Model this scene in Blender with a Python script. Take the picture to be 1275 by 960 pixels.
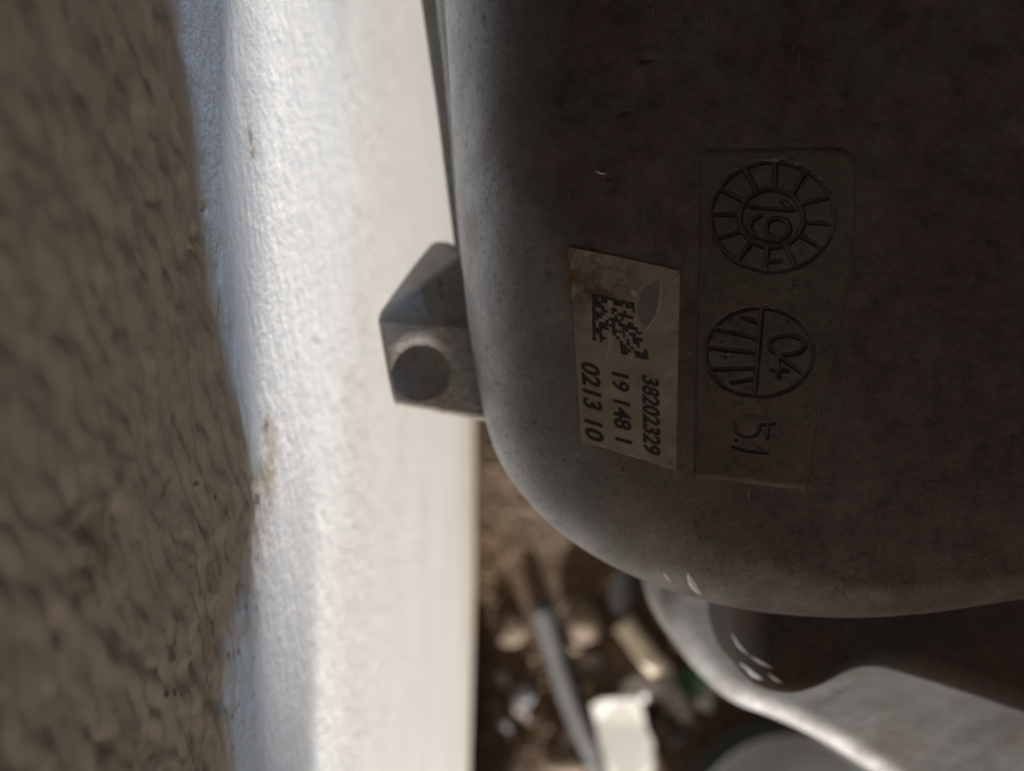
import bpy, bmesh, math, random
import numpy as np
from mathutils import Vector, noise
from mathutils.bvhtree import BVHTree

for o in list(bpy.data.objects):
    bpy.data.objects.remove(o, do_unlink=True)
SC = bpy.context.scene
COL = SC.collection
random.seed(7)

# ------------------------------------------------------------------ camera
F, CX, CY = 963.0, 637.5, 480.0      # focal length and centre in photograph pixels
H = 0.86                             # camera height above the soil, looking straight down
XW = -0.042                          # the plastered wall stands 42 mm left of the lens axis
cam = bpy.data.cameras.new('camera')
cam.sensor_width = 36.0
cam.lens = 36.0 * F / 1275.0
cam.clip_start = 0.002
cam.clip_end = 50.0
cam.dof.use_dof = True
cam.dof.focus_distance = 0.1090
cam.dof.aperture_fstop = 10.5
camo = bpy.data.objects.new('camera', cam)
camo.location = (0, 0, H)
COL.objects.link(camo)
SC.camera = camo

# ------------------------------------------------------------------ light
W_DIR = Vector((0.21, -0.97, 0.07)).normalized()      # daylight through the slot cut in the added blocker
B_DIR = Vector((0.26, 0.76, 0.60)).normalized()       # skylight through the gap between added blockers
W_POS = Vector((XW, 0.0, H - 0.15)) + W_DIR * 4.0
B_POS = Vector((XW, 0.0, H - 0.12)) + B_DIR * 3.0
world = bpy.data.worlds.new('World')
SC.world = world
world.use_nodes = True
bg = world.node_tree.nodes['Background']
bg.inputs['Color'].default_value = (1.0, 0.84, 0.68, 1)
bg.inputs['Strength'].default_value = 0.085


def lamp(name, pos, target, size, power, color, size_y=None):
    l = bpy.data.lights.new(name, 'AREA')
    l.shape = 'DISK' if size_y is None else 'RECTANGLE'
    l.size = size
    if size_y: l.size_y = size_y
    l.energy = power
    l.color = color
    o = bpy.data.objects.new(name, l)
    o.location = pos
    o.rotation_euler = (Vector(target) - Vector(pos)).to_track_quat('-Z', 'Y').to_euler()
    COL.objects.link(o)
    return o


lamp('daylight_key', W_POS, (XW, 0, H - 0.15), 0.12, 680, (1.0, 0.97, 0.93), 0.03)
lamp('skylight', B_POS, (XW, 0, H - 0.12), 0.034, 78, (0.48, 0.68, 1.0))
lamp('added_fill_lamp', (0.17, -0.40, H + 0.08), (XW, 0, H - 0.10), 0.05, 0.26, (1.0, 0.77, 0.56))  # added unseen fill, brings out relief on the shaded wall
vs = SC.view_settings
vs.view_transform = 'Standard'
vs.look = 'None'
vs.exposure = 0.0
vs.gamma = 1.0
vs.use_curve_mapping = False


# ------------------------------------------------------------------ helpers
def P(px, py, d):
    return Vector(((px - CX) / F * d, -(py - CY) / F * d, H - d))


def wall_yz(px, py):
    d = -XW * F / (CX - px)
    return -(py - CY) / F * d, H - d


def link(name, me, mat=None, parent=None):
    o = bpy.data.objects.new(name, me)
    COL.objects.link(o)
    if mat:
        me.materials.append(mat)
    if parent:
        o.parent = parent
        o.matrix_parent_inverse = parent.matrix_world.inverted()
    return o


def tag(o, label=None, cat=None, group=None, kind=None):
    if label: o['label'] = label
    if cat: o['category'] = cat
    if group: o['group'] = group
    if kind: o['kind'] = kind
    return o


def empty(name, loc):
    o = bpy.data.objects.new(name, None)
    o.location = loc
    o.empty_display_size = 0.02
    COL.objects.link(o)
    bpy.context.view_layer.update()
    return o


def mesh(name, verts, faces, smooth=True):
    me = bpy.data.meshes.new(name)
    me.from_pydata([tuple(v) for v in verts], [], [tuple(f) for f in faces])
    me.update()
    if smooth:
        me.polygons.foreach_set('use_smooth', [True] * len(me.polygons))
    return me


def grid_faces(n, m, flip=False, wrap=False):
    a = np.arange(n * m).reshape(n, m)
    if wrap:
        a = np.vstack([a, a[:1]])
    f = np.stack([a[:-1, :-1], a[1:, :-1], a[1:, 1:], a[:-1, 1:]], -1).reshape(-1, 4)
    return f[:, ::-1] if flip else f


def grid_mesh(name, V, flip=False, wrap=False):
    n, m = V.shape[:2]
    f = grid_faces(n, m, flip, wrap)
    me = bpy.data.meshes.new(name)
    me.vertices.add(n * m)
    me.vertices.foreach_set('co', V.reshape(-1).astype(np.float32))
    me.loops.add(f.size)
    me.loops.foreach_set('vertex_index', f.reshape(-1).astype(np.int32))
    me.polygons.add(len(f))
    me.polygons.foreach_set('loop_start', np.arange(0, f.size, 4, dtype=np.int32))
    me.polygons.foreach_set('use_smooth', np.ones(len(f), dtype=bool))
    me.update(calc_edges=True)
    me.validate()
    return me


_rng = np.random.RandomState(11)
_T = _rng.rand(256, 256)


def vnoise(x, y, ox=0.0):
    """smooth value noise in [-1,1]"""
    x = x + ox * 17.3 + 1000.0; y = y + ox * 9.1 + 1000.0
    xi = np.floor(x).astype(int); yi = np.floor(y).astype(int)
    u = x - xi; v = y - yi
    u = u * u * u * (u * (u * 6 - 15) + 10); v = v * v * v * (v * (v * 6 - 15) + 10)
    g = lambda a, b: _T[a % 256, b % 256]
    r = (g(xi, yi) * (1 - u) + g(xi + 1, yi) * u) * (1 - v) + (g(xi, yi + 1) * (1 - u) + g(xi + 1, yi + 1) * u) * v
    return r * 2 - 1


def catmull(pts, n):
    """resample a polyline smoothly to n points of equal arc length"""
    p = np.array(pts, float)
    p = np.vstack([2 * p[0] - p[1], p, 2 * p[-1] - p[-2]])
    out = []
    for i in range(1, len(p) - 2):
        for t in np.linspace(0, 1, 24, endpoint=False):
            out.append(0.5 * ((2 * p[i]) + (-p[i - 1] + p[i + 1]) * t + (2 * p[i - 1] - 5 * p[i] + 4 * p[i + 1] - p[i + 2]) * t * t
                              + (-p[i - 1] + 3 * p[i] - 3 * p[i + 1] + p[i + 2]) * t ** 3))
    out.append(p[-2])
    out = np.array(out)
    s = np.r_[0, np.cumsum(np.linalg.norm(np.diff(out, axis=0), axis=1))]
    q = np.linspace(0, s[-1], n)
    return np.stack([np.interp(q, s, out[:, k]) for k in range(out.shape[1])], 1)


def smooth1(a, k):
    ker = np.hanning(2 * k + 3)[1:-1]; ker /= ker.sum()
    return np.stack([np.convolve(np.pad(a[:, i], k, mode='edge'), ker, 'valid') for i in range(a.shape[1])], 1)


# ------------------------------------------------------------------ materials
class NT:
    def __init__(s, name):
        s.m = bpy.data.materials.new(name); s.m.use_nodes = True
        s.t = s.m.node_tree; s.b = s.t.nodes['Principled BSDF']
        s.tc = s.t.nodes.new('ShaderNodeTexCoord').outputs['Object']

    def n(s, typ, **kw):
        nd = s.t.nodes.new(typ)
        for k, v in kw.items(): setattr(nd, k, v)
        return nd

    def l(s, a, b): s.t.links.new(a, b)

    def mapping(s, scale=(1, 1, 1), loc=(0, 0, 0)):
        m = s.n('ShaderNodeMapping'); m.inputs['Scale'].default_value = scale; m.inputs['Location'].default_value = loc
        s.l(s.tc, m.inputs['Vector']); return m.outputs[0]

    def noise(s, scale, detail=4, rough=0.55, vec=None, dist=0.0):
        nd = s.n('ShaderNodeTexNoise')
        nd.inputs['Scale'].default_value = scale; nd.inputs['Detail'].default_value = detail
        nd.inputs['Roughness'].default_value = rough; nd.inputs['Distortion'].default_value = dist
        s.l(vec or s.tc, nd.inputs['Vector']); return nd.outputs['Fac']

    def voronoi(s, scale, vec=None, feature='F1', rnd=1.0):
        nd = s.n('ShaderNodeTexVoronoi'); nd.feature = feature
        nd.inputs['Scale'].default_value = scale; nd.inputs['Randomness'].default_value = rnd
        s.l(vec or s.tc, nd.inputs['Vector']); return nd.outputs['Distance']

    def ramp(s, fac, stops, interp='LINEAR'):
        nd = s.n('ShaderNodeValToRGB'); cr = nd.color_ramp; cr.interpolation = interp
        while len(cr.elements) < len(stops): cr.elements.new(0.5)
        for e, (p, c) in zip(cr.elements, stops):
            e.position = p
            e.color = (c, c, c, 1) if isinstance(c, (int, float)) else (*c, 1)
        s.l(fac, nd.inputs['Fac']); return nd.outputs['Color']

    def mix(s, fac, a, b, mode='MIX'):
        nd = s.n('ShaderNodeMix', data_type='RGBA', blend_type=mode)
        for sock, v in ((nd.inputs['Factor'], fac), (nd.inputs[6], a), (nd.inputs[7], b)):
            if isinstance(v, bpy.types.NodeSocket): s.l(v, sock)
            elif isinstance(v, (int, float)): sock.default_value = v
            else: sock.default_value = (*v, 1)
        return nd.outputs[2]

    def math(s, op, a, b=None, clamp=False):
        nd = s.n('ShaderNodeMath', operation=op, use_clamp=clamp)
        for sock, v in zip(nd.inputs, (a, b)):
            if v is None: continue
            if isinstance(v, bpy.types.NodeSocket): s.l(v, sock)
            else: sock.default_value = v
        return nd.outputs[0]

    def bump(s, height, dist, strength=1.0, prev=None):
        nd = s.n('ShaderNodeBump'); nd.inputs['Distance'].default_value = dist; nd.inputs['Strength'].default_value = strength
        s.l(height, nd.inputs['Height'])
        if prev: s.l(prev, nd.inputs['Normal'])
        return nd.outputs[0]

    def spot(s, centre, radius, soft=0.5):
        """1 inside a ball round a world point, fading out"""
        nd = s.n('ShaderNodeVectorMath', operation='DISTANCE')
        s.l(s.tc, nd.inputs[0]); nd.inputs[1].default_value = centre
        mr = s.n('ShaderNodeMapRange'); s.l(nd.outputs['Value'], mr.inputs[0])
        mr.inputs[1].default_value = radius; mr.inputs[2].default_value = radius * soft
        mr.inputs[3].default_value = 0; mr.inputs[4].default_value = 1
        return mr.outputs[0]

    def out(s, color=None, rough=None, normal=None, metallic=None, spec=None):
        for key, v in (('Base Color', color), ('Roughness', rough), ('Normal', normal), ('Metallic', metallic), ('Specular IOR Level', spec)):
            if v is None: continue
            if isinstance(v, bpy.types.NodeSocket): s.l(v, s.b.inputs[key])
            elif isinstance(v, (int, float)): s.b.inputs[key].default_value = v
            else: s.b.inputs[key].default_value = (*v, 1)
        return s.m


def simple(name, col, rough=0.6, metallic=0.0, var=0.25, scale=60, bumpd=0.0006):
    k = NT(name)
    nz = k.noise(scale, 5, 0.6)
    c = k.mix(nz, tuple(v * (1 - var) for v in col), tuple(min(1, v * (1 + var)) for v in col))
    return k.out(c, rough, k.bump(nz, bumpd), metallic)


def mat_wall():
    k = NT('painted_plaster')
    base = k.mix(k.noise(25, 4), (0.68, 0.655, 0.615), (0.79, 0.775, 0.75))
    base = k.mix(k.ramp(k.noise(260, 5, 0.7), [(0.30, 0.25), (0.42, 0.0)]), base, (0.50, 0.46, 0.40))
    band = k.ramp(k.noise(16, 4, 0.55, k.mapping((1, 0.12, 1))), [(0.50, 0.0), (0.68, 0.22)])
    base = k.mix(band, base, (0.57, 0.55, 0.53))
    big = k.ramp(k.noise(110, 6, 0.66, dist=0.8), [(0.54, 0.0), (0.68, 1.0)])
    near = k.math('ADD', k.spot((XW, -0.035, H - 0.075), 0.036, 0.15), k.spot((XW, -0.03, H - 0.10), 0.04, 0.1), True)
    fac = k.math('MULTIPLY', big, k.math('MULTIPLY', near, 0.7), True)
    c = k.mix(fac, base, (0.20, 0.145, 0.075))
    spots = k.ramp(k.voronoi(330), [(0.10, 1.0), (0.22, 0.0)])
    msk = k.ramp(k.noise(60, 3), [(0.50, 0.0), (0.60, 1.0)])
    c = k.mix(k.math('MULTIPLY', k.math('MULTIPLY', spots, msk), k.math('ADD', k.math('MULTIPLY', near, 1.0), 0.12)), c, (0.12, 0.075, 0.04))
    y1, z1 = wall_yz(333, 560)
    y2, z2 = wall_yz(331, 605)
    st = k.math('ADD', k.spot((XW, y1, z1), 0.0085, 0.1), k.spot((XW, y2, z2), 0.0085, 0.1), True)
    st = k.math('MULTIPLY', st, k.ramp(k.noise(220, 4, 0.7), [(0.38, 0.0), (0.55, 1.0)]))
    c = k.mix(k.math('MULTIPLY', st, 0.75), c, (0.42, 0.33, 0.20))
    for px_, py_, rad_, col_ in ((311, 165, .0022, (0.30, 0.25, 0.20)), (315, 187, .0026, (0.34, 0.28, 0.22)), (332, 527, .0022, (0.16, 0.11, 0.07)), (373, 365, .0018, (0.36, 0.31, 0.26)), (247, 292, .0016, (0.10, 0.07, 0.05))):
        ya_, za_ = wall_yz(px_, py_)
        sp_ = k.math('MULTIPLY', k.spot((XW, ya_, za_), rad_, 0.2), k.ramp(k.noise(900, 3, 0.6), [(0.40, 0.0), (0.56, 1.0)]))
        c = k.mix(sp_, c, col_)
    # warm bounce light from the soil, painted into the lower wall
    sep = k.n('ShaderNodeSeparateXYZ'); k.l(k.tc, sep.inputs[0])
    bounce_tint = k.ramp(k.math('ADD', sep.outputs['Z'], k.math('MULTIPLY', k.noise(7, 5), 0.35)), [(0.20, 0.75), (0.55, 0.0)])
    c = k.mix(bounce_tint, c, (0.58, 0.49, 0.37))
    n1 = k.bump(k.noise(520, 5, 0.65), 0.00026)
    n2 = k.bump(k.noise(1700, 3, 0.6), 0.00010, 1.0, n1)
    return k.out(c, 0.72, n2, spec=0.25)


def mat_cast(name, dark, light, rust, pit=1.0, metallic=0.45, rough=0.5, line_tone=False, shade_film=False, spec=0.5, pitc=0.5):
    k = NT(name)
    a = k.noise(70, 6, 0.62)
    c = k.mix(a, dark, light)
    r = k.ramp(k.noise(38, 7, 0.68, dist=0.7), [(0.42, 0.0), (0.60, 0.85)])
    c = k.mix(r, c, rust)
    if shade_film:                        # brown dirt coat with the flat face's shade painted into it
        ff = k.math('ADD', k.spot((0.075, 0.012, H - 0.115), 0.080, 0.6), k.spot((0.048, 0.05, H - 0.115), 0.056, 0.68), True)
    r2 = k.ramp(k.noise(95, 6, 0.7, dist=1.0), [(0.54, 0.0), (0.66, 0.45)])
    dirt = k.math('ADD', k.math('MULTIPLY', ff, 0.85), 0.15) if shade_film else 0.5
    c = k.mix(k.math('MULTIPLY', r2, dirt), c, tuple(v * 0.42 for v in rust))
    r3 = k.ramp(k.noise(17, 5, 0.6, dist=0.5), [(0.50, 0.0), (0.66, 0.6)])
    c = k.mix(k.math('MULTIPLY', r3, dirt), c, (0.055, 0.052, 0.045))
    if shade_film:
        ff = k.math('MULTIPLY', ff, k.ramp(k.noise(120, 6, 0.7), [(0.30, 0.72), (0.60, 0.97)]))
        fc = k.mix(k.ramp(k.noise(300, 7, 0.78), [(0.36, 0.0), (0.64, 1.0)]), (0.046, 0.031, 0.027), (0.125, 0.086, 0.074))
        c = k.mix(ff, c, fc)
    # fine scratches
    sc1 = k.ramp(k.noise(40, 3, 0.5, k.mapping((60, 2.2, 20), (3, 1, 0)), 0.2), [(0.70, 0.0), (0.74, 0.5)])
    c = k.mix(k.math('MULTIPLY', sc1, k.ramp(k.noise(30, 2), [(0.5, 0.0), (0.6, 1.0)])), c, tuple(v * 1.5 for v in light))
    sp = k.ramp(k.noise(800, 5, 0.75), [(0.32, 1.0), (0.47, 0.0)])
    c = k.mix(k.math('MULTIPLY', sp, 0.62), c, tuple(v * 0.35 for v in dark))
    # casting pits, in loose patches
    pm = k.ramp(k.noise(55, 3, 0.6), [(0.46, 0.0), (0.58, 1.0)])
    pv = k.ramp(k.noise(900, 2, 0.5, k.mapping((1.5, 0.9, 1.0)), 0.8), [(0.645, 0.0), (0.70, 1.0)])
    pits = k.math('MULTIPLY', pm, pv)
    if shade_film: pits = k.math('MULTIPLY', pits, k.math('SUBTRACT', 1.0, k.math('MULTIPLY', ff, 0.75)))
    c = k.mix(k.math('MULTIPLY', pits, pitc), c, tuple(v * 0.3 for v in dark))
    if line_tone:                       # darker tone along the stamped lines and pad edge
        at = k.n('ShaderNodeAttribute', attribute_name='line_tone')
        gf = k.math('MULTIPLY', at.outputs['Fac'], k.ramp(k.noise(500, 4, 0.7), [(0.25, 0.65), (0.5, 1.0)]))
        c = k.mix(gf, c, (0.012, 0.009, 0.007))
    n1 = k.bump(k.noise(560, 6, 0.70), 0.00020, pit)
    n2 = k.bump(k.noise(1500, 3, 0.6), 0.00009, pit, n1)
    n3 = k.bump(k.math('MULTIPLY', pits, -1.0), 0.00035, pit, n2)
    rg = k.ramp(k.noise(140, 4), [(0.3, rough - 0.08), (0.7, rough + 0.14)])
    return k.out(c, rg, n3, k.math('MULTIPLY', k.math('SUBTRACT', 1.0, ff), metallic) if shade_film else metallic, spec)


M_wall = mat_wall()
M_cast = mat_cast('weathered_cast_aluminium', (0.34, 0.335, 0.33), (0.47, 0.467, 0.465), (0.28, 0.262, 0.248), metallic=0.75, rough=0.50, shade_film=True)
M_pad = mat_cast('stamped_cast_aluminium', (0.10, 0.081, 0.07), (0.185, 0.156, 0.138), (0.095, 0.073, 0.06), metallic=0.15, line_tone=True, pitc=0.12, pit=0.8)
M_lug = mat_cast('raw_cast_lug', (0.16, 0.15, 0.135), (0.27, 0.257, 0.232), (0.19, 0.15, 0.115), metallic=0.2, rough=0.62)
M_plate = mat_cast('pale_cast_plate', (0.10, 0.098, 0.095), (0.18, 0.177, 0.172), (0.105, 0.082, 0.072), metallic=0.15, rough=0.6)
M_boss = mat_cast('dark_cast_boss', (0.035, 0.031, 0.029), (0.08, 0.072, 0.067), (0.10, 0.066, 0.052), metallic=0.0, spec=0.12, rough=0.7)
M_glint_nick = simple('bare_metal_glint', (0.85, 0.85, 0.85), 0.45, 0.1, 0.1)
M_ink = simple('worn_black_ink', (0.03, 0.028, 0.028), 0.6, 0, 0.5, 600, 0.00002)
M_blocker = simple('dark_blocker', (0.10, 0.08, 0.065), 0.8)


def mat_sticker():
    k = NT('stained_label_paper')
    c = k.mix(k.noise(160, 5, 0.65), (0.32, 0.29, 0.252), (0.47, 0.437, 0.39))
    top = k.spot(tuple(P(722, 345, 0.12)), 0.0085, 0.15)
    top2 = k.spot(tuple(P(765, 345, 0.12)), 0.006, 0.1)
    st = k.math('MULTIPLY', k.math('ADD', top, k.math('ADD', k.math('MULTIPLY', top2, 0.8), 0.32), True), k.ramp(k.noise(260, 5, 0.7), [(0.36, 0.0), (0.58, 1.0)]))
    c = k.mix(st, c, (0.17, 0.105, 0.06))
    fine = k.ramp(k.noise(900, 4, 0.7), [(0.30, 0.8), (0.42, 0.0)])
    c = k.mix(k.math('MULTIPLY', fine, 0.6), c, (0.14, 0.10, 0.07))
    return k.out(c, 0.55, k.bump(k.noise(500, 4), 0.00006))


M_sticker = mat_sticker()
M_scuff = simple('bare_scuff', (0.20, 0.197, 0.193), 0.5, 0.1, 0.12, 300, 0.00003)
M_scratch_hl = simple('pale_scratch_highlight', (0.46, 0.43, 0.39), 0.55, 0, 0.1, 300, 0.00003)


def mat_soil():
    k = NT('soil')
    c = k.mix(k.noise(9, 6, 0.65), (0.045, 0.028, 0.018), (0.10, 0.068, 0.046))
    c = k.mix(k.ramp(k.noise(30, 5, 0.7), [(0.45, 0.0), (0.65, 0.8)]), c, (0.10, 0.062, 0.032))
    c = k.mix(k.ramp(k.noise(4, 3), [(0.5, 0.0), (0.7, 0.6)]), c, (0.15, 0.12, 0.105))
    return k.out(c, 0.95, k.bump(k.noise(60, 6, 0.7), 0.002), spec=0.1)


M_soil = mat_soil()

# ------------------------------------------------------------------ ground
yy = np.linspace(-1.5, 1.5, 260); xx = np.linspace(XW - 0.02, 1.6, 160)
X, Y = np.meshgrid(xx, yy, indexing='ij')
Z = vnoise(X * 9, Y * 9) * 0.008 + vnoise(X * 28, Y * 28, 2) * 0.0025 + vnoise(X * 70, Y * 70, 3) * 0.001
bank = np.clip((-Y - 0.30) / 0.16, 0, 1); bank = bank * bank * (3 - 2 * bank)
Z += 0.16 * bank * np.exp(-np.clip(X - XW, 0, 9) / 0.05)
ground = link('ground', grid_mesh('ground', np.stack([X, Y, Z], -1)), M_soil)
tag(ground, kind='structure')
if ground.data.polygons[0].normal.z < 0: ground.data.flip_normals()
GB = BVHTree.FromObject(ground, bpy.context.evaluated_depsgraph_get())


def gz(x, y):
    h = GB.ray_cast(Vector((x, y, 2)), Vector((0, 0, -1)))
    return h[0].z if h[0] else 0.0


def on_ground(px, py):
    h = GB.ray_cast(Vector((0, 0, H)), (P(px, py, 1.0) - Vector((0, 0, H))).normalized())
    return h[0]


# ------------------------------------------------------------------ wall
def axis(fine0, fine1, step, end0, end1, grow=1.05):
    a = list(np.arange(fine0, fine1, step)); s = step
    while a[-1] < end1: s = min(s * grow, 0.05); a.append(a[-1] + s)
    s = step
    while a[0] > end0: s = min(s * grow, 0.05); a.insert(0, a[0] - s)
    return np.array(a)


ya = axis(-0.10, 0.085, 0.0005, -1.4, 1.4)
da = axis(0.058, 0.20, 0.0004, -0.24, 0.93, 1.03)
Yw, Dw = np.meshgrid(ya, da, indexing='ij')
Zw = H - Dw
# trowelled, rippled plaster: ripples lean, pits and lumps on top
r = 0.0
wy = Yw + 0.0015 * vnoise(Yw * 90, Zw * 90, 5); wz = Zw + 0.0012 * vnoise(Yw * 90, Zw * 110, 6)
u_ = wy * 0.93 + wz * 0.36; v_ = -wy * 0.36 + wz * 0.93
r = vnoise(u_ * 240, v_ * 620, 8) * 0.00048 + vnoise(u_ * 120, v_ * 300, 1) * 0.00030
r += vnoise(u_ * 560, v_ * 1100, 2) * 0.00016
r += vnoise(wy * 900, wz * 1300, 3) * 0.00006
r += vnoise(Yw * 28, Zw * 28, 4) * 0.0008
r += vnoise(Yw * 6, Zw * 6, 7) * 0.0012 * np.clip((Dw - 0.2) / 0.3, 0, 1)
pit = np.clip(vnoise(Yw * 210, Zw * 260, 9) - 0.62, 0, 1)
r -= pit * 0.0016
db = np.interp(Yw, [-.09, -.05, -.03, -.019, 0, .048, .1], [.114, .110, .125, .124, .112, .091, .087])
flat = np.clip((Dw - db + 0.006) / 0.016, 0, 1); flat = flat * flat * (3 - 2 * flat)
r *= 1.45 - 1.33 * flat
for (px, py, rad, dep) in ((247, 292, .0022, .0016), (243, 312, .0016, .0012), (257, 261, .0010, .0010), (222, 300, .0016, .0010),
                           (208, 330, .0014, .0010), (190, 250, .0012, .0008), (150, 640, .0014, .0012), (110, 660, .0016, .0012)):
    y0, z0 = wall_yz(px, py)
    r -= dep * 0.8 * np.exp(-(((Yw - y0) ** 2 + ((Zw - z0) * 0.8) ** 2) / (0.55 * rad) ** 2) * (1 + 0.8 * vnoise(Yw * 1500, Zw * 1500, 3)))
Vw = np.stack([XW + r, Yw, Zw], -1)
# the wall's thickness: turn the border back
back = Vw.copy()
wall = link('plaster_wall', grid_mesh('plaster_wall', Vw, flip=True), M_wall)
if wall.data.polygons[0].normal.x < 0: wall.data.flip_normals()
tag(wall, 'white painted rough plaster wall beside the metal housing, partly in shadow', 'wall')
wb = bmesh.new()
bmesh.ops.create_cube(wb, size=1.0)
for v in wb.verts:
    v.co = Vector((XW - 0.006 - (0.12 if v.co.x < 0 else 0), v.co.y * 2.8, (H + 0.24 if v.co.z > 0 else -0.03)))
me = bpy.data.meshes.new('masonry_core'); wb.to_mesh(me); wb.free()
link('masonry_core', me, M_wall, wall)


# ------------------------------------------------------------------ added blockers out of view, shaped to cast the shadow edges
def slab(name, poly, thick, axis_, mat):
    """closed prism of a polygon; thick along axis_ (world vector)"""
    bm = bmesh.new()
    vs_ = [bm.verts.new(p) for p in poly]
    f = bm.faces.new(vs_)
    ex = bmesh.ops.extrude_face_region(bm, geom=[f])
    for v in [g for g in ex['geom'] if isinstance(g, bmesh.types.BMVert)]:
        v.co += Vector(axis_) * thick
    bmesh.ops.recalc_face_normals(bm, faces=bm.faces[:])
    me = bpy.data.meshes.new(name); bm.to_mesh(me); bm.free()
    return link(name, me, mat)


def to_plane(p, src, ax, val):
    p = Vector(p); t = (val - p[ax]) / (src[ax] - p[ax])
    return p + (src - p) * t


GY = -0.62
white_edge = [(288, -160), (303, 0), (313, 150), (322, 300), (326, 450), (330, 560), (338, 640), (350, 710), (373, 770), (386, 840), (391, 960), (394, 1200)]
pts = []
for px, py in white_edge:
    y, z = wall_yz(px, py)
    pts.append(to_plane((XW, y, z), W_POS, 1, GY))
pts.sort(key=lambda p: p.x)
xr = pts[-1].x
curve = catmull([(p.x, p.z) for p in pts], 60)
poly = [(XW - 0.004, GY, H + 0.705), (XW - 0.004, GY, curve[0][1] - 0.01)]
poly += [(c[0], GY, c[1]) for c in curve]
slot_side = xr + 0.012
poly += [(slot_side, GY, curve[-1][1]), (slot_side, GY, 0.722), (0.30, GY, 0.722), (0.30, GY, 0.665), (slot_side + 0.04, GY, 0.665), (slot_side + 0.04, GY, 0.105), (1.3, GY, 0.105), (1.3, GY, H + 0.705)]
w_blocker = slab('daylight_blocker', poly, 0.006, (0, -1, 0), M_blocker)  # added unseen, its slot cut to shape the daylight edge
tag(w_blocker, 'unseen added partition with a low opening that lets daylight in', 'blocker')

SZ = H + 0.12
blue_edge = [(195, -160), (214, 0), (236, 100), (250, 200), (264, 310), (277, 410), (297, 510), (316, 580), (327, 630), (326, 680), (312, 740), (296, 800), (287, 870), (294, 960), (300, 1100)]
pts = []
for px, py in blue_edge:
    y, z = wall_yz(px, py)
    pts.append(to_plane((XW, y, z), B_POS, 2, SZ))
curve = catmull([(p.x, p.y) for p in pts], 80)
if curve[0][1] < curve[-1][1]: curve = curve[::-1]
poly = [(XW - 0.004, 0.9, SZ), (curve[0][0], 0.9, SZ)] + [(c[0], c[1], SZ) for c in curve] + [(curve[-1][0], 0.105, SZ), (XW + 0.004, 0.09, SZ), (XW + 0.004, -0.60, SZ), (XW - 0.004, -0.60, SZ)]
b_blocker = slab('skylight_blocker', poly, 0.006, (0, 0, 1), M_blocker)  # added unseen, outline shaped to cast the blue band's edge
tag(b_blocker, 'unseen added ledge fixed along the plaster wall above', 'gobo')
top_block_edge = [(560, -250), (555, 0), (530, 160), (470, 400), (480, 520), (500, 600), (520, 700), (540, 800), (560, 900)]
RZ = H + 0.70
pts = [to_plane(P(px, py, 0.142), B_POS, 2, RZ) for px, py in top_block_edge]
curve = catmull([(p.x, p.y) for p in pts], 60)
poly = [(curve[0][0], 2.6, RZ)] + [(c[0], c[1], RZ) for c in curve] + [(curve[-1][0], -0.62, RZ), (1.3, -0.62, RZ), (1.3, 2.6, RZ)]
top_blocker = slab('overhead_blocker', poly, 0.006, (0, 0, 1), M_blocker)  # added unseen, keeps the blue light off the housing
tag(top_blocker, 'unseen overhead board added to keep the housing in shade', 'board')


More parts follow.
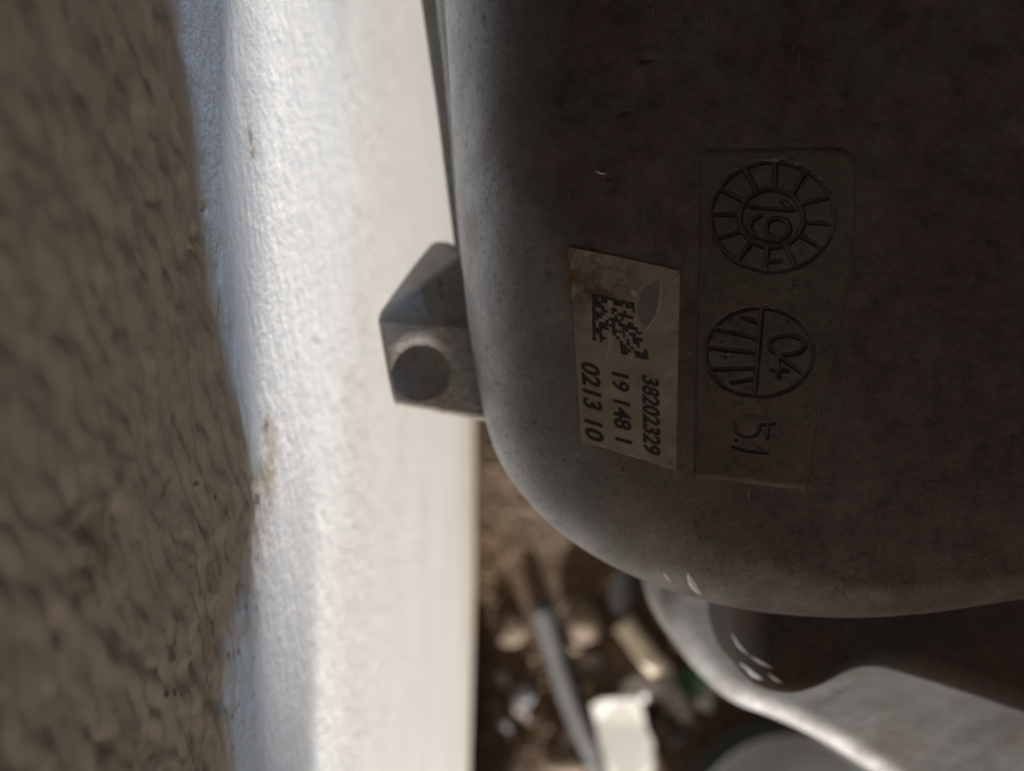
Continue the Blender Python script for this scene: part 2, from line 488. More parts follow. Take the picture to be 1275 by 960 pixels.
# ------------------------------------------------------------------ the cast housing
def loft(name, pix, d0, al, ga, w, h, C, side, mat, parent, dt=0.00036, nf=46, ni=230, dz=None, draft=0.02):
    """a cast cover: flat face (depth plane d0 - al*y + ga*x), rounded rim (w wide, h deep) along the outline, then the side"""
    n0 = 600
    pp = catmull(pix, n0)
    dx = (pp[:, 0] - CX) / F; dy = -(pp[:, 1] - CY) / F
    W = np.interp(np.linspace(0, 1, n0), np.linspace(0, 1, len(w)), w)
    Hh = np.interp(np.linspace(0, 1, n0), np.linspace(0, 1, len(h)), h)
    df = d0 / (1 + al * dy - ga * dx)
    p0 = np.stack([dx * df, dy * df], 1)
    tg = np.gradient(p0, axis=0); tg /= np.linalg.norm(tg, axis=1)[:, None]
    nrm = np.stack([tg[:, 1], -tg[:, 0]], 1)
    rho = nrm[:, 0] * dx + nrm[:, 1] * dy
    th = np.linspace(0, math.pi / 2, 90)
    D = df[:, None] + Hh[:, None] * (1 - np.cos(th))[None]
    cand = rho[:, None] * D + W[:, None] * (1 - np.sin(th))[None]
    k = cand.argmin(1); rr = cand[np.arange(n0), k]; dk = D[np.arange(n0), k]
    base = np.stack([dx * dk, dy * dk], 1)
    rim = base + nrm * (rr - (base * nrm).sum(1))[:, None]
    rim = smooth1(rim, 6)
    L = np.linalg.norm(np.diff(rim, axis=0), axis=1).sum()
    nt = int(L / dt)
    s = np.r_[0, np.cumsum(np.linalg.norm(np.diff(rim, axis=0), axis=1))]
    q = np.linspace(0, s[-1], nt)
    W = np.interp(q, s, W); Hh = np.interp(q, s, Hh)
    rim = np.stack([np.interp(q, s, rim[:, 0]), np.interp(q, s, rim[:, 1])], 1)
    tg = np.gradient(rim, axis=0); tg /= np.linalg.norm(tg, axis=1)[:, None]
    nrm = smooth1(np.stack([tg[:, 1], -tg[:, 0]], 1), 14); nrm /= np.linalg.norm(nrm, axis=1)[:, None]
    rows = []
    plane = lambda xy: d0 - al * xy[:, 1] + ga * xy[:, 0]
    dr = plane(rim) + Hh
    for e in (1.0, 0.75, 0.5, 0.25, 0.08):                       # the side, towards the ground
        xy = rim + nrm * draft * side * e
        rows.append(np.c_[xy, dr + side * e])
    for t in np.linspace(math.pi / 2, 0, nf):
        xy = rim - nrm * (W * (1 - math.sin(t)))[:, None]
        rows.append(np.c_[xy, plane(xy) + Hh * (1 - math.cos(t))])
    inner = rim - nrm * W[:, None]
    Cv = np.array(C)[None]
    for u in np.linspace(0, 1, ni)[1:]:
        xy = inner * (1 - u) + Cv * u
        rows.append(np.c_[xy, plane(xy)])
    V = np.array(rows)                                           # ns, nt, 3
    x, y, d = V[..., 0], V[..., 1], V[..., 2]
    if dz is not None: d = d + dz(x, y, d)
    me = grid_mesh(name, np.stack([x, y, H - d], -1))
    if me.polygons[len(me.polygons) // 2].normal.z < 0: me.flip_normals()
    return link(name, me, mat, parent)


def cast_relief(x, y, d):
    g = vnoise(x * 60, y * 60, 1) * 0.00022 + vnoise(x * 240, y * 240, 2) * 0.00007
    q = vnoise(x * 300, y * 300, 6) * 0.8
    p = np.clip(vnoise(x * 900 + q, y * 480 + d * 500 - q, 4) - 0.78, 0, 1) * np.clip(vnoise(x * 90, y * 70, 8) + 0.1, 0, 1)
    return g + p * 0.0022


housing = empty('cast_housing', (0.45, 0.0, 0.0))
tag(housing, 'grey weathered cast aluminium machine housing with a sticker and stamped dials', 'machine housing')
cover_pix = [(540, -230), (547, -100), (554, 0), (560, 100), (566, 200), (573, 300), (583, 400), (596, 480), (606, 530), (620, 570), (640, 603), (670, 638), (710, 673),
             (760, 704), (810, 727), (860, 744), (920, 758), (1000, 767), (1080, 769), (1160, 763), (1230, 753), (1290, 745), (1420, 735), (1700, 725)]
D0, AL, GA = 0.120, 0.13, -0.05
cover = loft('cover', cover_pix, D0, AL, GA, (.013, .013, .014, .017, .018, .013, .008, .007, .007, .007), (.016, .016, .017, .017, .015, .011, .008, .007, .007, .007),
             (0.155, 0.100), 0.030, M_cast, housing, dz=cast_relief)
bpy.context.view_layer.update()
CB = BVHTree.FromObject(cover, bpy.context.evaluated_depsgraph_get())
EYE = Vector((0, 0, H))


def on_cover(px, py, off=0.0, bvh=None):
    dr = (P(px, py, 1.0) - EYE).normalized()
    h = (bvh or CB).ray_cast(EYE, dr)
    if h[0] is None:
        return P(px, py, D0)
    n = h[1] if h[1].z > 0 else -h[1]
    return h[0] + n * off


# --- flange: two thin tiers along the parting line, left of the cover
def strip(name, outer, d, thick, inset, mat, parent):
    o = catmull(outer, 90)
    rows = []
    for dd, ins in ((d + thick, 0), (d + 0.0006, 0.0), (d, 0.0005), (d, inset)):
        row = []
        for px, py in o:
            p = P(px, py, d); p.x += ins; p.z = H - dd
            row.append(p)
        rows.append(row)
    V = np.array(rows)
    me = grid_mesh(name, V)
    if me.polygons[-1].normal.z < 0: me.flip_normals()
    return link(name, me, mat, parent)


strip('flange', [(497, -200), (524, 0), (534, 70), (544, 140), (556, 235), (566, 310), (574, 380)], 0.152, 0.010, 0.03, M_lug, housing)
strip('parting_ridge', [(525, -200), (543, 0), (551, 70), (558, 140), (566, 235), (572, 310), (580, 400)], 0.1455, 0.004, 0.03, M_cast, housing)


# --- square lug with a dimple
def hull(name, pts_, mat, parent, bev=0.0008, cut=None):
    bm = bmesh.new()
    for p in pts_: bm.verts.new(p)
    r_ = bmesh.ops.convex_hull(bm, input=bm.verts[:])
    bmesh.ops.delete(bm, geom=[g for g in r_['geom_interior'] if isinstance(g, bmesh.types.BMVert)], context='VERTS')
    bmesh.ops.dissolve_limit(bm, angle_limit=0.03, verts=bm.verts[:], edges=bm.edges[:])
    bmesh.ops.recalc_face_normals(bm, faces=bm.faces[:])
    if bev:
        bmesh.ops.bevel(bm, geom=bm.edges[:], offset=bev, segments=3, affect='EDGES', profile=0.5, clamp_overlap=True)
    me = bpy.data.meshes.new(name); bm.to_mesh(me); bm.free()
    o = link(name, me, mat, parent)
    if cut:
        md = o.modifiers.new('cut', 'BOOLEAN'); md.object = cut; md.solver = 'EXACT'; md.operation = 'DIFFERENCE'
        bpy.context.view_layer.update()
        ev = bpy.data.meshes.new_from_object(o.evaluated_get(bpy.context.evaluated_depsgraph_get()))
        o.modifiers.clear(); o.data = ev
        if not ev.materials: ev.materials.append(mat)
        cm = cut.data; bpy.data.objects.remove(cut); bpy.data.meshes.remove(cm)
    return o


LD = 0.1425
bm = bmesh.new()
bmesh.ops.create_uvsphere(bm, u_segments=48, v_segments=32, radius=0.012)
cm = bpy.data.meshes.new('cutter'); bm.to_mesh(cm); bm.free()
cutter = bpy.data.objects.new('cutter', cm); COL.objects.link(cutter)
cutter.location = P(522, 456, LD) + Vector((0, 0, 0.0106))
A, B_, C_, D_ = P(469, 394, LD), P(600, 403, LD), P(625, 528, LD), P(489, 506, LD)
E_, F_ = P(540, 296, 0.166), P(574, 316, 0.147)
low = [Vector((p.x, p.y, H - 0.166)) for p in (A, B_, C_, D_)]
low[0] = P(474, 388, 0.150); low[3] = low[3] + Vector((0.002, 0, 0))
lug = hull('lug', [A, B_, C_, D_, E_, F_, P(640, 330, 0.150), P(640, 330, 0.166)] + low, M_lug, housing, 0.0011, cutter)
bm = bmesh.new(); bm.from_mesh(lug.data)
lc = P(522, 456, LD)
rim_e = [e for e in bm.edges if all(abs((v.co + lug.matrix_world.translation - lc).z) < 2e-5 and 0.004 < (v.co + lug.matrix_world.translation - lc).xy.length < 0.0066 for v in e.verts)]
if rim_e: bmesh.ops.bevel(bm, geom=rim_e, offset=0.0008, segments=3, affect='EDGES', profile=0.5)
bm.to_mesh(lug.data); bm.free()
for p in lug.data.polygons: p.use_smooth = False

# --- lower bosses and plate
boss_pix = [(914, 640), (906, 700), (905, 760), (908, 800), (922, 836), (948, 856), (984, 863), (1022, 853), (1052, 837), (1085, 830), (1122, 838), (1200, 862), (1290, 892), (1420, 930), (1700, 990)]
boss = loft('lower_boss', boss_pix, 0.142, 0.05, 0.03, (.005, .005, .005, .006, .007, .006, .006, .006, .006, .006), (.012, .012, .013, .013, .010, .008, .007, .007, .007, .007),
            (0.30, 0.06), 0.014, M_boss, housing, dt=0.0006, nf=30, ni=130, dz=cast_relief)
plate_pix = [(862, 560), (830, 660), (820, 730), (827, 772), (852, 818), (903, 868), (960, 892), (1010, 915), (1080, 958), (1200, 1035), (1420, 1150), (1900, 1300), (2600, 1400)]
plate = loft('lower_plate', plate_pix, 0.205, 0.05, 0.0, (.008, .007, .004, .0025, .002), (.006, .005, .003, .002, .0015),
             (0.56, 0.16), 0.025, M_plate, housing, dt=0.0012, nf=20, ni=160, dz=cast_relief)


def box(name, lo, hi, mat, parent=None, bev=0.0):
    bm = bmesh.new(); bmesh.ops.create_cube(bm, size=1.0)
    for v in bm.verts:
        v.co = Vector([lo[i] if v.co[i] < 0 else hi[i] for i in range(3)])
    if bev: bmesh.ops.bevel(bm, geom=bm.edges[:], offset=bev, segments=2, affect='EDGES', profile=0.5)
    me = bpy.data.meshes.new(name); bm.to_mesh(me); bm.free()
    return link(name, me, mat, parent)


box('support_leg', (0.47, -0.06, -0.02), (0.55, 0.10, H - 0.206), M_plate, housing, 0.004)
box('support_web', (0.13, 0.02, H - 0.204), (0.50, 0.095, H - 0.150), M_cast, housing, 0.004)

# --- stamped pad and dials: heightfields laid on the cover
def overlay(name, PX, off, mat, parent, wrap=False, bvh=None, line_tone=None):
    n, m = off.shape
    V = np.zeros((n, m, 3))
    for i in range(n):
        for j in range(m):
            V[i, j] = on_cover(PX[i, j, 0], PX[i, j, 1], off[i, j], bvh)
    me = grid_mesh(name, V, wrap=wrap)
    if line_tone is not None:
        at = me.attributes.new('line_tone', 'FLOAT', 'POINT')
        at.data.foreach_set('value', line_tone.reshape(-1).astype(np.float32))
    if sum(p.normal.z for p in me.polygons) < 0: me.flip_normals()
    return link(name, me, mat, parent)


def polar(cx, cy, rx, ry, nr, nt, inner=0.003):
    rr = np.linspace(inner, 1.0, nr)[None, :]; tt = np.linspace(0, 2 * math.pi, nt, endpoint=False)[:, None]
    return np.stack([cx + rx * rr * np.cos(tt), cy + ry * rr * np.sin(tt)], -1), np.broadcast_to(rr, (nt, nr))


def seg_d(PX, a, b):
    a = np.array(a, float); b = np.array(b, float); ab = b - a
    t = np.clip(((PX - a) @ ab) / (ab @ ab + 1e-9), 0, 1)
    return np.linalg.norm(PX - a - t[..., None] * ab, axis=-1)


def strokes_d(PX, strokes):
    d = np.full(PX.shape[:2], 1e9)
    for s_ in strokes:
        for a, b in zip(s_[:-1], s_[1:]): d = np.minimum(d, seg_d(PX, a, b))
    return d


def arc(cx, cy, rx, ry, a0, a1, n=20):
    return [(cx + rx * math.cos(math.radians(a)), cy + ry * math.sin(math.radians(a))) for a in np.linspace(a0, a1, n)]


def groove(d, hw):          # profile 1 in the groove, 0 outside
    t = np.clip((hw + 1.6 - d) / 3.2, 0, 1)
    return t * t * (3 - 2 * t)


pad_c = (957.0, 400.0)
pad_out = catmull([(871, 190), (878, 183), (950, 181), (1036, 180), (1058, 186), (1068, 205), (1064, 300), (1046, 420), (1022, 520), (1014, 560), (1008, 604), (998, 613), (930, 605), (872, 598), (863, 590), (864, 500), (868, 350), (871, 190)], 320)[:-1]
rr = np.r_[np.linspace(0.01, 0.955, 70), 0.967, 0.978, 0.988, 1.0]
PX = np.array(pad_c)[None, None] + (pad_out - np.array(pad_c))[:, None] * rr[None, :, None]
tt = lambda pts_: [(860 + x / 3.69, 360 + y / 3.69) for x, y in pts_]
num = [tt([(196, 612), (203, 645), (228, 668), (262, 676), (296, 668), (314, 645), (312, 616)]), tt([(312, 616), (352, 622), (352, 682)]), tt([(336, 620), (384, 614)]),
       tt([(203, 688), (207, 692)]), tt([(193, 720), (262, 742), (348, 748)]), tt([(348, 748), (312, 718)])]
edge = np.clip((rr - 0.955) / 0.045, 0, 1); edge = edge * edge * (3 - 2 * edge)
off = 0.00042 * (1 - edge)[None, :] - 0.00012 * np.ones((len(pad_out), 1))
gm = np.zeros(PX.shape[:2])
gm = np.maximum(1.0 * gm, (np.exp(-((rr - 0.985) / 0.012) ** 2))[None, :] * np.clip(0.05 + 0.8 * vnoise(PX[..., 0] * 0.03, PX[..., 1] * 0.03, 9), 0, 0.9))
off = off + 0.00006 * vnoise(PX[..., 0] * 0.06, PX[..., 1] * 0.06, 3)
for ex_, ey_, ea_, eb_ in ((961.5, 270, 80, 71), (945, 438, 70, 57)):       # sockets for the two dial inserts
    ee = np.sqrt(((PX[..., 0] - ex_) / ea_) ** 2 + ((PX[..., 1] - ey_) / eb_) ** 2)
    off = np.where(ee < 0.985, -0.0006, off)
sunk = (np.abs(PX[..., 0] - 937) < 31) & (np.abs(PX[..., 1] - 543) < 23)
off = np.where(sunk, -0.0006, off)
pad = overlay('stamp_pad', PX, off, M_pad, housing, wrap=True, line_tone=gm)
pad['label'] = 'raised rectangular pad with two stamped dials and the number 5.1'

gx, gy = np.meshgrid(np.linspace(-36, 36, 150), np.linspace(-28, 28, 120), indexing='ij')
NX = np.stack([937 + gx, 543 + gy], -1)
ng = groove(strokes_d(NX, num), 1.5)
edge_f = np.clip((np.maximum(np.abs(gx) / 36, np.abs(gy) / 28) - 0.90) / 0.10, 0, 1)
noff = 0.00042 - 0.00012 + 0.00006 * vnoise(NX[..., 0] * 0.06, NX[..., 1] * 0.06, 3) + 0.00003 - 0.00008 * edge_f - 0.00050 * ng
number = overlay('stamped_number', NX, noff, M_pad, pad, line_tone=0.95 * groove(strokes_d(NX, num), 1.9))
number['label'] = 'the number 5.1 pressed into the raised pad'

z3 = lambda pts_: [(860 + x / 5.335, 180 + y / 5.335) for x, y in pts_]
PX, rr2 = polar(961.5, 270, 82, 73, 120, 420)
st = []
for ox, oy, ix, iy in ((560, 115, 555, 290), (365, 175, 430, 300), (195, 300, 345, 370), (130, 458, 320, 465), (185, 620, 330, 575), (315, 760, 395, 660), (490, 850, 505, 690),
                       (690, 810, 630, 680), (870, 690, 735, 610), (945, 525, 750, 512), (900, 350, 745, 390), (752, 190, 675, 325)):
    st.append(z3([(ox, oy), (ix, iy)]))
st.append(z3([(395, 410), (670, 432)])); st.append(z3([(670, 432), (610, 375)]))
st.append(arc(860 + 575 / 5.335, 180 + 560 / 5.335, 14.5, 13, 0, 360, 30))
st.append(z3([(590, 640), (510, 640), (430, 610), (385, 560), (398, 505), (450, 478)]))
st.append(z3([(520, 775), (590, 770)])); st.append(z3([(525, 830), (600, 835)]))
e1 = np.sqrt(((PX[..., 0] - 961.5) / 77.5) ** 2 + ((PX[..., 1] - 270) / 68) ** 2)
e2 = np.sqrt(((PX[..., 0] - 960) / 39.5) ** 2 + ((PX[..., 1] - 272) / 36) ** 2)
dd = np.minimum(np.abs(e1 - 1) * 72, np.abs(e2 - 1) * 37.5)
dd = np.minimum(dd, strokes_d(PX, st))
rim_f = np.clip((rr2 - 0.975) / 0.025, 0, 1)
off = 0.00042 - 0.00062 * groove(dd, 2.5) - 0.00022 * rim_f + 0.00004 * vnoise(PX[..., 0] * 0.1, PX[..., 1] * 0.1, 5)
dial = overlay('date_dial', PX, off, M_pad, pad, wrap=True, line_tone=groove(dd, 3.6) * np.clip(0.72 + 0.75 * vnoise(PX[..., 0] * 0.07, PX[..., 1] * 0.07, 12), 0.1, 1))
dial['label'] = 'round stamped date dial with twelve sectors around the number 19'

PX, rr2 = polar(945, 438, 72, 59, 110, 380)
st = [tt([(325, 88), (308, 290), (290, 484)]), tt([(110, 182), (200, 200), (305, 226)]), tt([(80, 266), (292, 290)]), tt([(108, 366), (292, 360)]), tt([(190, 426), (288, 408)]), tt([(235, 128), (312, 152)]),
      arc(860 + 440 / 3.69, 360 + 255 / 3.69, 22, 12, 0, 360, 30), tt([(515, 385), (398, 305), (402, 402)]), tt([(372, 368), (440, 372)])]
e1 = np.sqrt(((PX[..., 0] - 945) / 67.5) ** 2 + ((PX[..., 1] - 438) / 55) ** 2)
dd = np.minimum(np.abs(e1 - 1) * 61, strokes_d(PX, st))
rim_f = np.clip((rr2 - 0.975) / 0.025, 0, 1)
off = 0.00042 - 0.00062 * groove(dd, 2.3) - 0.00022 * rim_f + 0.00004 * vnoise(PX[..., 0] * 0.1, PX[..., 1] * 0.1, 6)
dial2 = overlay('half_dial', PX, off, M_pad, pad, wrap=True, line_tone=groove(dd, 3.3) * np.clip(0.72 + 0.75 * vnoise(PX[..., 0] * 0.07, PX[..., 1] * 0.07, 12), 0.1, 1))
dial2['label'] = 'round stamp split in halves, one striped, one with the number 04'

# --- the sticker
so = catmull([(707, 312), (709, 307), (716, 309), (776, 321), (838, 335), (845, 338), (846, 344), (844, 460), (841, 578), (838, 584), (832, 582), (790, 569), (742, 554), (730, 550), (723, 540), (716, 430), (707, 312)], 260)[:-1]
sc_ = np.array((777.0, 445.0))
rr = np.r_[np.linspace(0.01, 0.99, 40), 1.0, 1.0]
PX = sc_[None, None] + (so - sc_)[:, None] * rr[None, :, None]
off = np.full(PX.shape[:2], 0.00022) + 0.00005 * vnoise(PX[..., 0] * 0.05, PX[..., 1] * 0.05, 2)
off += 0.00035 * np.clip((PX[..., 1] - 530) / 50, 0, 1) ** 2 + 0.0003 * np.clip((rr - 0.9) / 0.1, 0, 1)[None, :] * np.clip(vnoise(PX[..., 0] * 0.03, PX[..., 1] * 0.03, 4), 0, 1)
off[:, -1] = -0.0001
sticker = overlay('sticker', PX, off, M_sticker, housing, wrap=True)
sticker['label'] = 'stained off-white paper sticker with a printed code and three lines of numbers'
bpy.context.view_layer.update()
SB = BVHTree.FromObject(sticker, bpy.context.evaluated_depsgraph_get())


def decal(name, polys, mat, parent, lift=0.00004, bvh=None):
    verts, faces = [], []
    for pl in polys:
        b = len(verts)
        verts += [on_cover(x, y, lift, bvh or SB) for x, y in pl]
        faces.append(tuple(range(b, b + len(pl))))
    me = mesh(name, verts, faces, False)
    bm = bmesh.new(); bm.from_mesh(me)
    for f in bm.faces:
        f.normal_update()
        if f.normal.z < 0: f.normal_flip()
    bm.to_mesh(me); bm.free()
    return link(name, me, mat, parent)


def print_text(name, body, start, end, up, parent, weight=0.034):
    """digits printed down the sticker: start/end = baseline pixels, up = cap-height vector in pixels"""
    cu = bpy.data.curves.new(name, 'FONT'); cu.body = body; cu.size = 1.0; cu.offset = weight; cu.resolution_u = 4
    to = bpy.data.objects.new(name, cu); COL.objects.link(to)
    bpy.context.view_layer.update()
    me = bpy.data.meshes.new_from_object(to.evaluated_get(bpy.context.evaluated_depsgraph_get()))
    bpy.data.objects.remove(to)
    bm = bmesh.new(); bm.from_mesh(me)
    xs = [v.co.x for v in bm.verts]; ys = [v.co.y for v in bm.verts]
    x0, x1, y0, y1 = min(xs), max(xs), min(ys), max(ys)
    for v in bm.verts:
        u = (v.co.x - x0) / (x1 - x0); w = (v.co.y - y0) / (y1 - y0)
        v.co = on_cover(start[0] + (end[0] - start[0]) * u + up[0] * w, start[1] + (end[1] - start[1]) * u + up[1] * w, 0.00005, SB)
    for f in bm.faces:
        f.normal_update()
        if f.normal.z < 0: f.normal_flip()
    me2 = bpy.data.meshes.new(name); bm.to_mesh(me2); bm.free()
    return link(name, me2, M_ink, parent)


print_text('printed_number', '38202329', (798.5, 466), (800.5, 562), (22.5, 7), sticker)
print_text('printed_number', '19 148 1', (761, 462), (765.5, 548), (22, 6), sticker)
print_text('printed_number', '0213 10', (723, 448), (728.5, 545), (24, 8), sticker)

# worn two-dimensional code: unreadable dark modules, half rubbed away
rg = random.Random(5)
q00, q10, q01, q11 = np.array((737, 364.5)), np.array((797, 379)), np.array((738, 432)), np.array((808, 449))
bil = lambda u, v: tuple((q00 * (1 - u) + q10 * u) * (1 - v) + (q01 * (1 - u) + q11 * u) * v)
polys = []
N = 16
for i in range(N):
    for j in range(N):
        u, v = (i + .5) / N, (j + .5) / N
        dark = rg.random() < 0.5
        if i == 0 or j == 0 : dark = rg.random() < 0.95
        if i in (1, 2) and j < 12: dark = rg.random() < 0.7
        if (u - 0.36) ** 2 * 40 + (v - 0.92) ** 2 * 14 < 1: dark = False
        if u > 0.86 and v < 0.5: dark = False
        if v > 0.85 and u < 0.35: dark = False
        if dark:
            a = 0.5 / N * (1.08 if rg.random() < 0.6 else 0.85)
            polys.append([bil(u - a, v - a), bil(u + a, v - a), bil(u + a, v + a), bil(u - a, v + a)])
decal('printed_code', polys, M_ink, sticker)
sc = catmull([(797, 372), (803, 360), (812, 354), (821, 352), (822, 370), (817, 392), (806, 407), (799, 404), (794, 388), (797, 372)], 40)[:-1]
decal('scuff_mark', [list(map(tuple, sc))], M_scuff, sticker, 0.00009)
decal('scuff_highlight', [[(821, 352), (823, 352), (823.5, 371), (818.5, 394), (808, 409), (806, 407), (816.5, 392), (821, 370)]], M_scratch_hl, sticker, 0.00012)  # highlight along the scuff's edge, painted as a pale arc
decal('scratch', [[(757, 416), (761, 414), (763, 425), (759, 438), (754, 447), (751, 446), (756, 435), (758, 424)]], M_scratch_hl, sticker, 0.00009)
decal('scratch', [[(785, 361), (790, 360), (794, 366), (791, 370), (786, 367)]], M_scratch_hl, sticker, 0.00009)
decal('scratch', [[(756, 374), (760, 374), (764, 382), (760, 384)]], M_scratch_hl, sticker, 0.00009)

# --- bare nicks and painted glints on the casting's edges
def glint_nick(pts_, wpx, bvh, lift=0.0001):
    c = catmull(pts_, 14); n = len(c)
    verts, faces = [], []
    for i, (x, y) in enumerate(c):
        w_ = wpx * math.sin(math.pi * (i + .6) / (n + .2)) * 0.5
        tx, ty = (c[min(i + 1, n - 1)] - c[max(i - 1, 0)]); L_ = math.hypot(tx, ty)
        nx, ny = -ty / L_ * w_, tx / L_ * w_
        verts += [on_cover(x - nx, y - ny, 0.00003, bvh), on_cover(x, y, lift + 0.00015, bvh), on_cover(x + nx, y + ny, 0.00003, bvh)]
    for i in range(n - 1):
        b = i * 3
        faces += [(b, b + 1, b + 4, b + 3), (b + 1, b + 2, b + 5, b + 4)]
    me_ = mesh('glint_nick', verts, faces)
    return link('glint_nick', me_, M_glint_nick, housing)


BB = BVHTree.FromObject(boss, bpy.context.evaluated_depsgraph_get())
glint_nick([(856, 712), (860, 724), (867, 734), (874, 740)], 8, CB)
glint_nick([(826, 710), (830, 718), (838, 726)], 4, CB)
glint_nick([(741, 212), (748, 216), (755, 216)], 2.2, CB)
for s_, w_ in (([(912, 790), (920, 804), (933, 816)], 3), ([(934, 817), (948, 825), (962, 832)], 4), ([(928, 830), (938, 840), (950, 846)], 6), ([(956, 838), (966, 846), (974, 850)], 4), ([(922, 826), (930, 832), (940, 838)], 3)):
    glint_nick(s_, w_, BB)

# ------------------------------------------------------------------ things on the soil
def pebble(px, py, rpx, mat, label, cat='stone', sq=(1, 1, .7), name='pebble', seed=0, rise=0.35):
    p = on_ground(px, py)
    rad = rpx / F * (H - p.z)
    bm = bmesh.new(); bmesh.ops.create_icosphere(bm, subdivisions=3, radius=1.0)
    rg_ = np.random.RandomState(seed); ph = rg_.rand(6) * 6
    for v in bm.verts:
        c = v.co
        k = 0.92 + 0.22 * noise.noise(c * 1.3 + Vector(ph[:3])) + 0.16 * noise.noise(c * 3.1 + Vector(ph[3:])) + 0.14 * math.sin(2.1 * c.x + ph[0]) + 0.12 * math.sin(2.7 * c.y + ph[1]) + 0.1 * math.sin(3.3 * c.z + 2 * c.x + ph[2])
        v.co = Vector((c.x * sq[0], c.y * sq[1], c.z * sq[2])) * rad * k
    me_ = bpy.data.meshes.new(name); bm.to_mesh(me_); bm.free()
    me_.polygons.foreach_set('use_smooth', [True] * len(me_.polygons))
    o = link(name, me_, mat)
    o.location = (p.x, p.y, p.z + rad * sq[2] * rise)
    return tag(o, label, cat)


M_tan = simple('tan_stone', (0.13, 0.095, 0.066), 0.95)
M_grey = simple('grey_stone', (0.15, 0.15, 0.16), 0.95)
M_pale = simple('pale_stone', (0.50, 0.47, 0.45), 0.8)
M_pipe = simple('grey_plastic_pipe', (0.12, 0.12, 0.12), 0.7, 0, 0.15)
M_wood = simple('split_pale_wood', (0.76, 0.65, 0.50), 0.7, 0, 0.15, 90)
M_paper = simple('white_board', (0.40, 0.375, 0.34), 0.8, 0, 0.18, 40, 0.0004)
M_rubber = simple('black_rubber', (0.016, 0.018, 0.016), 0.9)
M_mud = simple('dried_mud', (0.03, 0.026, 0.023), 0.95)
M_leaf = simple('green_leaf', (0.035, 0.085, 0.042), 0.6)
M_pink = simple('pinkish_rubble', (0.25, 0.21, 0.195), 0.9)

pebble(775, 733, 22, M_grey, 'blue-grey round pebble near the edge of the housing', seed=1, sq=(.9, 1.1, .7))
pebble(736, 775, 28, M_tan, 'rounded tan stone between the grey pipe and the pale stick', seed=2)
pebble(641, 781, 19, M_tan, 'small tan stone on the soil between wall and pipe', seed=3)
pebble(647, 863, 15, M_grey, 'small grey pebble beside the lower part of the pipe', seed=4)
pebble(877, 860, 18, M_pale, 'pale pebble at the rim of the rubber basin', seed=5)
pebble(820, 846, 24, M_pink, 'pinkish lump of rubble beside the pale stick', 'rubble', (1.0, 1.25, .7), 'rubble', seed=6)
pebble(845, 880, 21, M_pink, 'pinkish rubble chip between the stick and the basin', 'rubble', (1.2, .9, .6), 'rubble', seed=7)
pebble(792, 858, 20, M_pale, 'pale rubble chip lying against the white board piece', 'rubble', (1.3, .7, .6), 'rubble', seed=12)
pebble(818, 905, 24, simple('dark_clod', (0.05, 0.035, 0.025), 0.95), 'dark clod of earth beside the white board piece', 'clod', (1, .9, .7), 'earth_clod', seed=8)
pebble(700, 945, 26, M_tan, 'flat tan stone against the pipe at the soil bank', seed=9, sq=(1.4, .7, .5))
pebble(862, 800, 14, simple('brown_clod', (0.10, 0.06, 0.035), 0.95), 'brown clod of earth beneath the pale plate', 'clod', (1, 1, .7), 'earth_clod', seed=10)


rgc = random.Random(21)
for i in range(16):
    px_, py_ = rgc.uniform(610, 860), rgc.uniform(690, 950)
    m_ = rgc.choice((M_tan, M_pink, M_tan, M_grey))
    c_ = pebble(px_, py_, rgc.uniform(6, 12), m_, 'small broken chip of stone strewn over the brown soil', 'stone', (rgc.uniform(.8, 1.6), rgc.uniform(.6, 1.1), .4), 'stone_chip', seed=30 + i)
    c_.rotation_euler.z = rgc.uniform(0, 3)
    tag(c_, group='stone chips on the soil')


def tube(name, pixs, rpx, mat, lift=0.6, seg=16, flat=1.0, jitter=0.0, seed=0, rise_end=0.0):
    c = catmull(pixs, 40)
    pts_ = []
    for i, (x, y) in enumerate(c):
        p = on_ground(x, y); r_ = rpx / F * (H - p.z)
        pts_.append((p, r_))
    zz = np.array([p.z for p, _ in pts_]); zz = np.convolve(np.pad(zz, 8, mode='edge'), np.ones(17) / 17, 'valid')
    rg_ = np.random.RandomState(seed)
    V = []
    for i, (p, r_) in enumerate(pts_):
        a = pts_[max(i - 1, 0)][0]; b = pts_[min(i + 1, len(pts_) - 1)][0]
        t_ = Vector((b.x - a.x, b.y - a.y, 0)).normalized(); nx = Vector((-t_.y, t_.x, 0))
        r_ *= 1 + jitter * rg_.randn()
        cz = zz[i] + r_ * flat * lift + rise_end * (1 - i / len(pts_))
        V.append([Vector((p.x, p.y, cz)) + nx * r_ * math.cos(k) + Vector((0, 0, 1)) * r_ * flat * math.sin(k) for k in np.linspace(0, 2 * math.pi, seg, endpoint=False)])
    n, m = len(V), seg
    verts = [v for row in V for v in row]
    faces = [(i * m + j, (i + 1) * m + j, (i + 1) * m + (j + 1) % m, i * m + (j + 1) % m) for i in range(n - 1) for j in range(m)]
    faces += [tuple(range(m)), tuple(range((n - 1) * m, n * m))[::-1]]
    me_ = mesh(name, verts, faces)
    bm = bmesh.new(); bm.from_mesh(me_); bmesh.ops.recalc_face_normals(bm, faces=bm.faces[:]); bm.to_mesh(me_); bm.free()
    return link(name, me_, mat)


tag(tube('bent_pipe', [(672, 752), (683, 790), (697, 835), (715, 885), (735, 935), (752, 985)], 13, M_pipe), 'bent grey pipe lying on the brown soil', 'pipe')
tag(tube('wood_stick', [(772, 768), (800, 806), (828, 838), (850, 866)], 14, M_wood, flat=0.5, jitter=0.06, seed=3, seg=8, rise_end=0.02), 'pale split wooden stick catching daylight on the soil', 'stick')

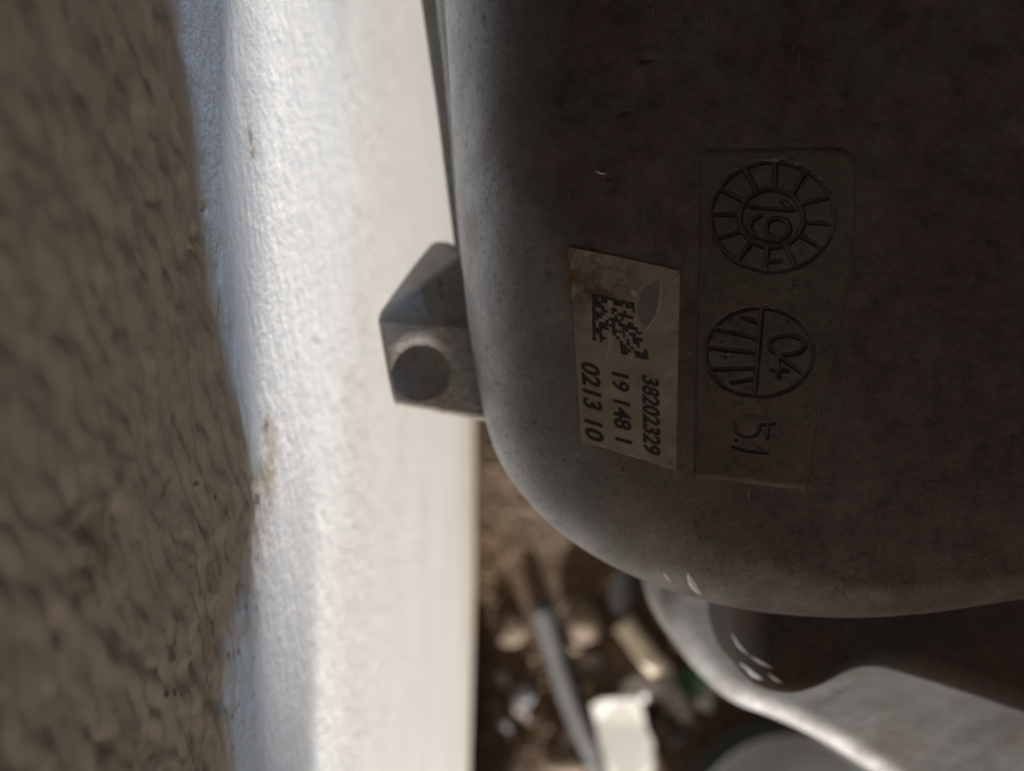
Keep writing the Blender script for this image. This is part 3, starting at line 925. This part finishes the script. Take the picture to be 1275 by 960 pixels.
# white board piece
bm = bmesh.new()
quad = [(736, 876), (752, 868), (775, 870), (793, 863), (800, 884), (804, 905), (812, 922), (818, 946), (806, 985), (782, 978), (758, 988), (754, 950), (745, 925), (742, 900)]
tops = []
for x, y in quad:
    p = on_ground(x, y); tops.append(p)
zc = max(p.z for p in tops) + 0.006
vt = [bm.verts.new((p.x * .98, p.y * .98, zc + 0.004 + 0.06 * (p.y + 0.44))) for p, (x, y) in zip(tops, quad)]
for i_, v in enumerate(vt): v.co.z += 0.0025 * math.sin(i_ * 2.3)
f = bm.faces.new(vt)
ex = bmesh.ops.extrude_face_region(bm, geom=[f])
for v in [g for g in ex['geom'] if isinstance(g, bmesh.types.BMVert)]: v.co.z -= 0.0035
bmesh.ops.recalc_face_normals(bm, faces=bm.faces[:])
bmesh.ops.bevel(bm, geom=bm.edges[:], offset=0.0008, segments=2, affect='EDGES', profile=0.5)
me = bpy.data.meshes.new('board_scrap'); bm.to_mesh(me); bm.free()
tag(link('board_scrap', me, M_paper), 'bright white broken board piece lying on the soil beside the pipe', 'board')

# black rubber basin with dried mud
bc = on_ground(972, 1012)
bz = gz(bc.x, bc.y)
basin = empty('rubber_basin', (bc.x, bc.y, bz))
tag(basin, 'round black rubber basin on the ground holding grey-brown mud', 'basin')
S = (H - 0.04 - bz) / F
prof = [(115, -0.01), (140, 0.02), (150, 0.036), (154, 0.041), (150, 0.046), (140, 0.046), (128, 0.042), (118, 0.032), (108, 0.012)]
V = np.array([[(bc.x + r_ * S * math.cos(a), bc.y + r_ * S * math.sin(a), bz + z_) for r_, z_ in prof] for a in np.linspace(0, 2 * math.pi, 64, endpoint=False)])
me = grid_mesh('basin_wall', V, wrap=True); link('basin_wall', me, M_rubber, basin)
V = np.array([[(bc.x + r_ * S * math.cos(a), bc.y + r_ * S * math.sin(a), bz + 0.018 + 0.001 * math.sin(3 * a + r_ * .05) * (r_ / 116)) for r_ in np.linspace(0.5, 116, 14)] for a in np.linspace(0, 2 * math.pi, 64, endpoint=False)])
me = grid_mesh('mud', V, wrap=True)
if me.polygons[100].normal.z < 0: me.flip_normals()
link('mud', me, M_mud, basin)

# small green sprig
sp = on_ground(856, 842)
sprig = empty('green_sprig', sp)
tag(sprig, 'small green sprig growing beside the pale stick', 'plant')
for k_ in range(5):
    a = k_ * 1.3 + 0.3; L_ = 0.020 + 0.004 * (k_ % 3)
    dv = Vector((math.cos(a), math.sin(a), 0)); nv = Vector((-dv.y, dv.x, 0))
    vs_ = []
    for i in range(7):
        t_ = i / 6; w_ = 0.006 * math.sin(math.pi * min(t_ * .95 + .05, 1))
        c_ = sp + dv * L_ * t_ + Vector((0, 0, 0.012 + 0.014 * math.sin(t_ * 2.2)))
        vs_ += [c_ - nv * w_, c_ + nv * w_]
    link('leaf', mesh('leaf', vs_, [(2 * i, 2 * i + 1, 2 * i + 3, 2 * i + 2) for i in range(6)]), M_leaf, sprig)
link('stem', mesh('stem', [sp + Vector((0.0012 * math.cos(k), 0.0012 * math.sin(k), z_)) for z_ in (-0.004, 0.014) for k in np.linspace(0, 6.283, 6, endpoint=False)],
                  [(i, (i + 1) % 6, 6 + (i + 1) % 6, 6 + i) for i in range(6)]), M_leaf, sprig)

# crumbs of earth and grit
vts, fcs = [], []
rg = random.Random(3)
for i in range(1400):
    x = rg.uniform(XW + 0.003, 0.30); y = rg.uniform(-0.5, 0.15)
    s_ = rg.choice((0.0015, 0.002, 0.002, 0.003, 0.004)); z_ = gz(x, y)
    b = len(vts)
    for q in ((1, 0, 0), (-1, 0, 0), (0, 1, 0), (0, -1, 0), (0, 0, 1), (0, 0, -1)):
        vts.append((x + q[0] * s_ * rg.uniform(.7, 1.3), y + q[1] * s_ * rg.uniform(.7, 1.3), z_ + s_ * .3 + q[2] * s_ * .7))
    for a, c in ((0, 2), (2, 1), (1, 3), (3, 0)):
        fcs += [(b + a, b + c, b + 4), (b + c, b + a, b + 5)]
tag(link('grit', mesh('grit', vts, fcs, False), simple('grit', (0.19, 0.13, 0.085), 0.95, 0, 0.5, 30)), 'loose earth crumbs and grit on the soil', 'grit', kind='stuff')
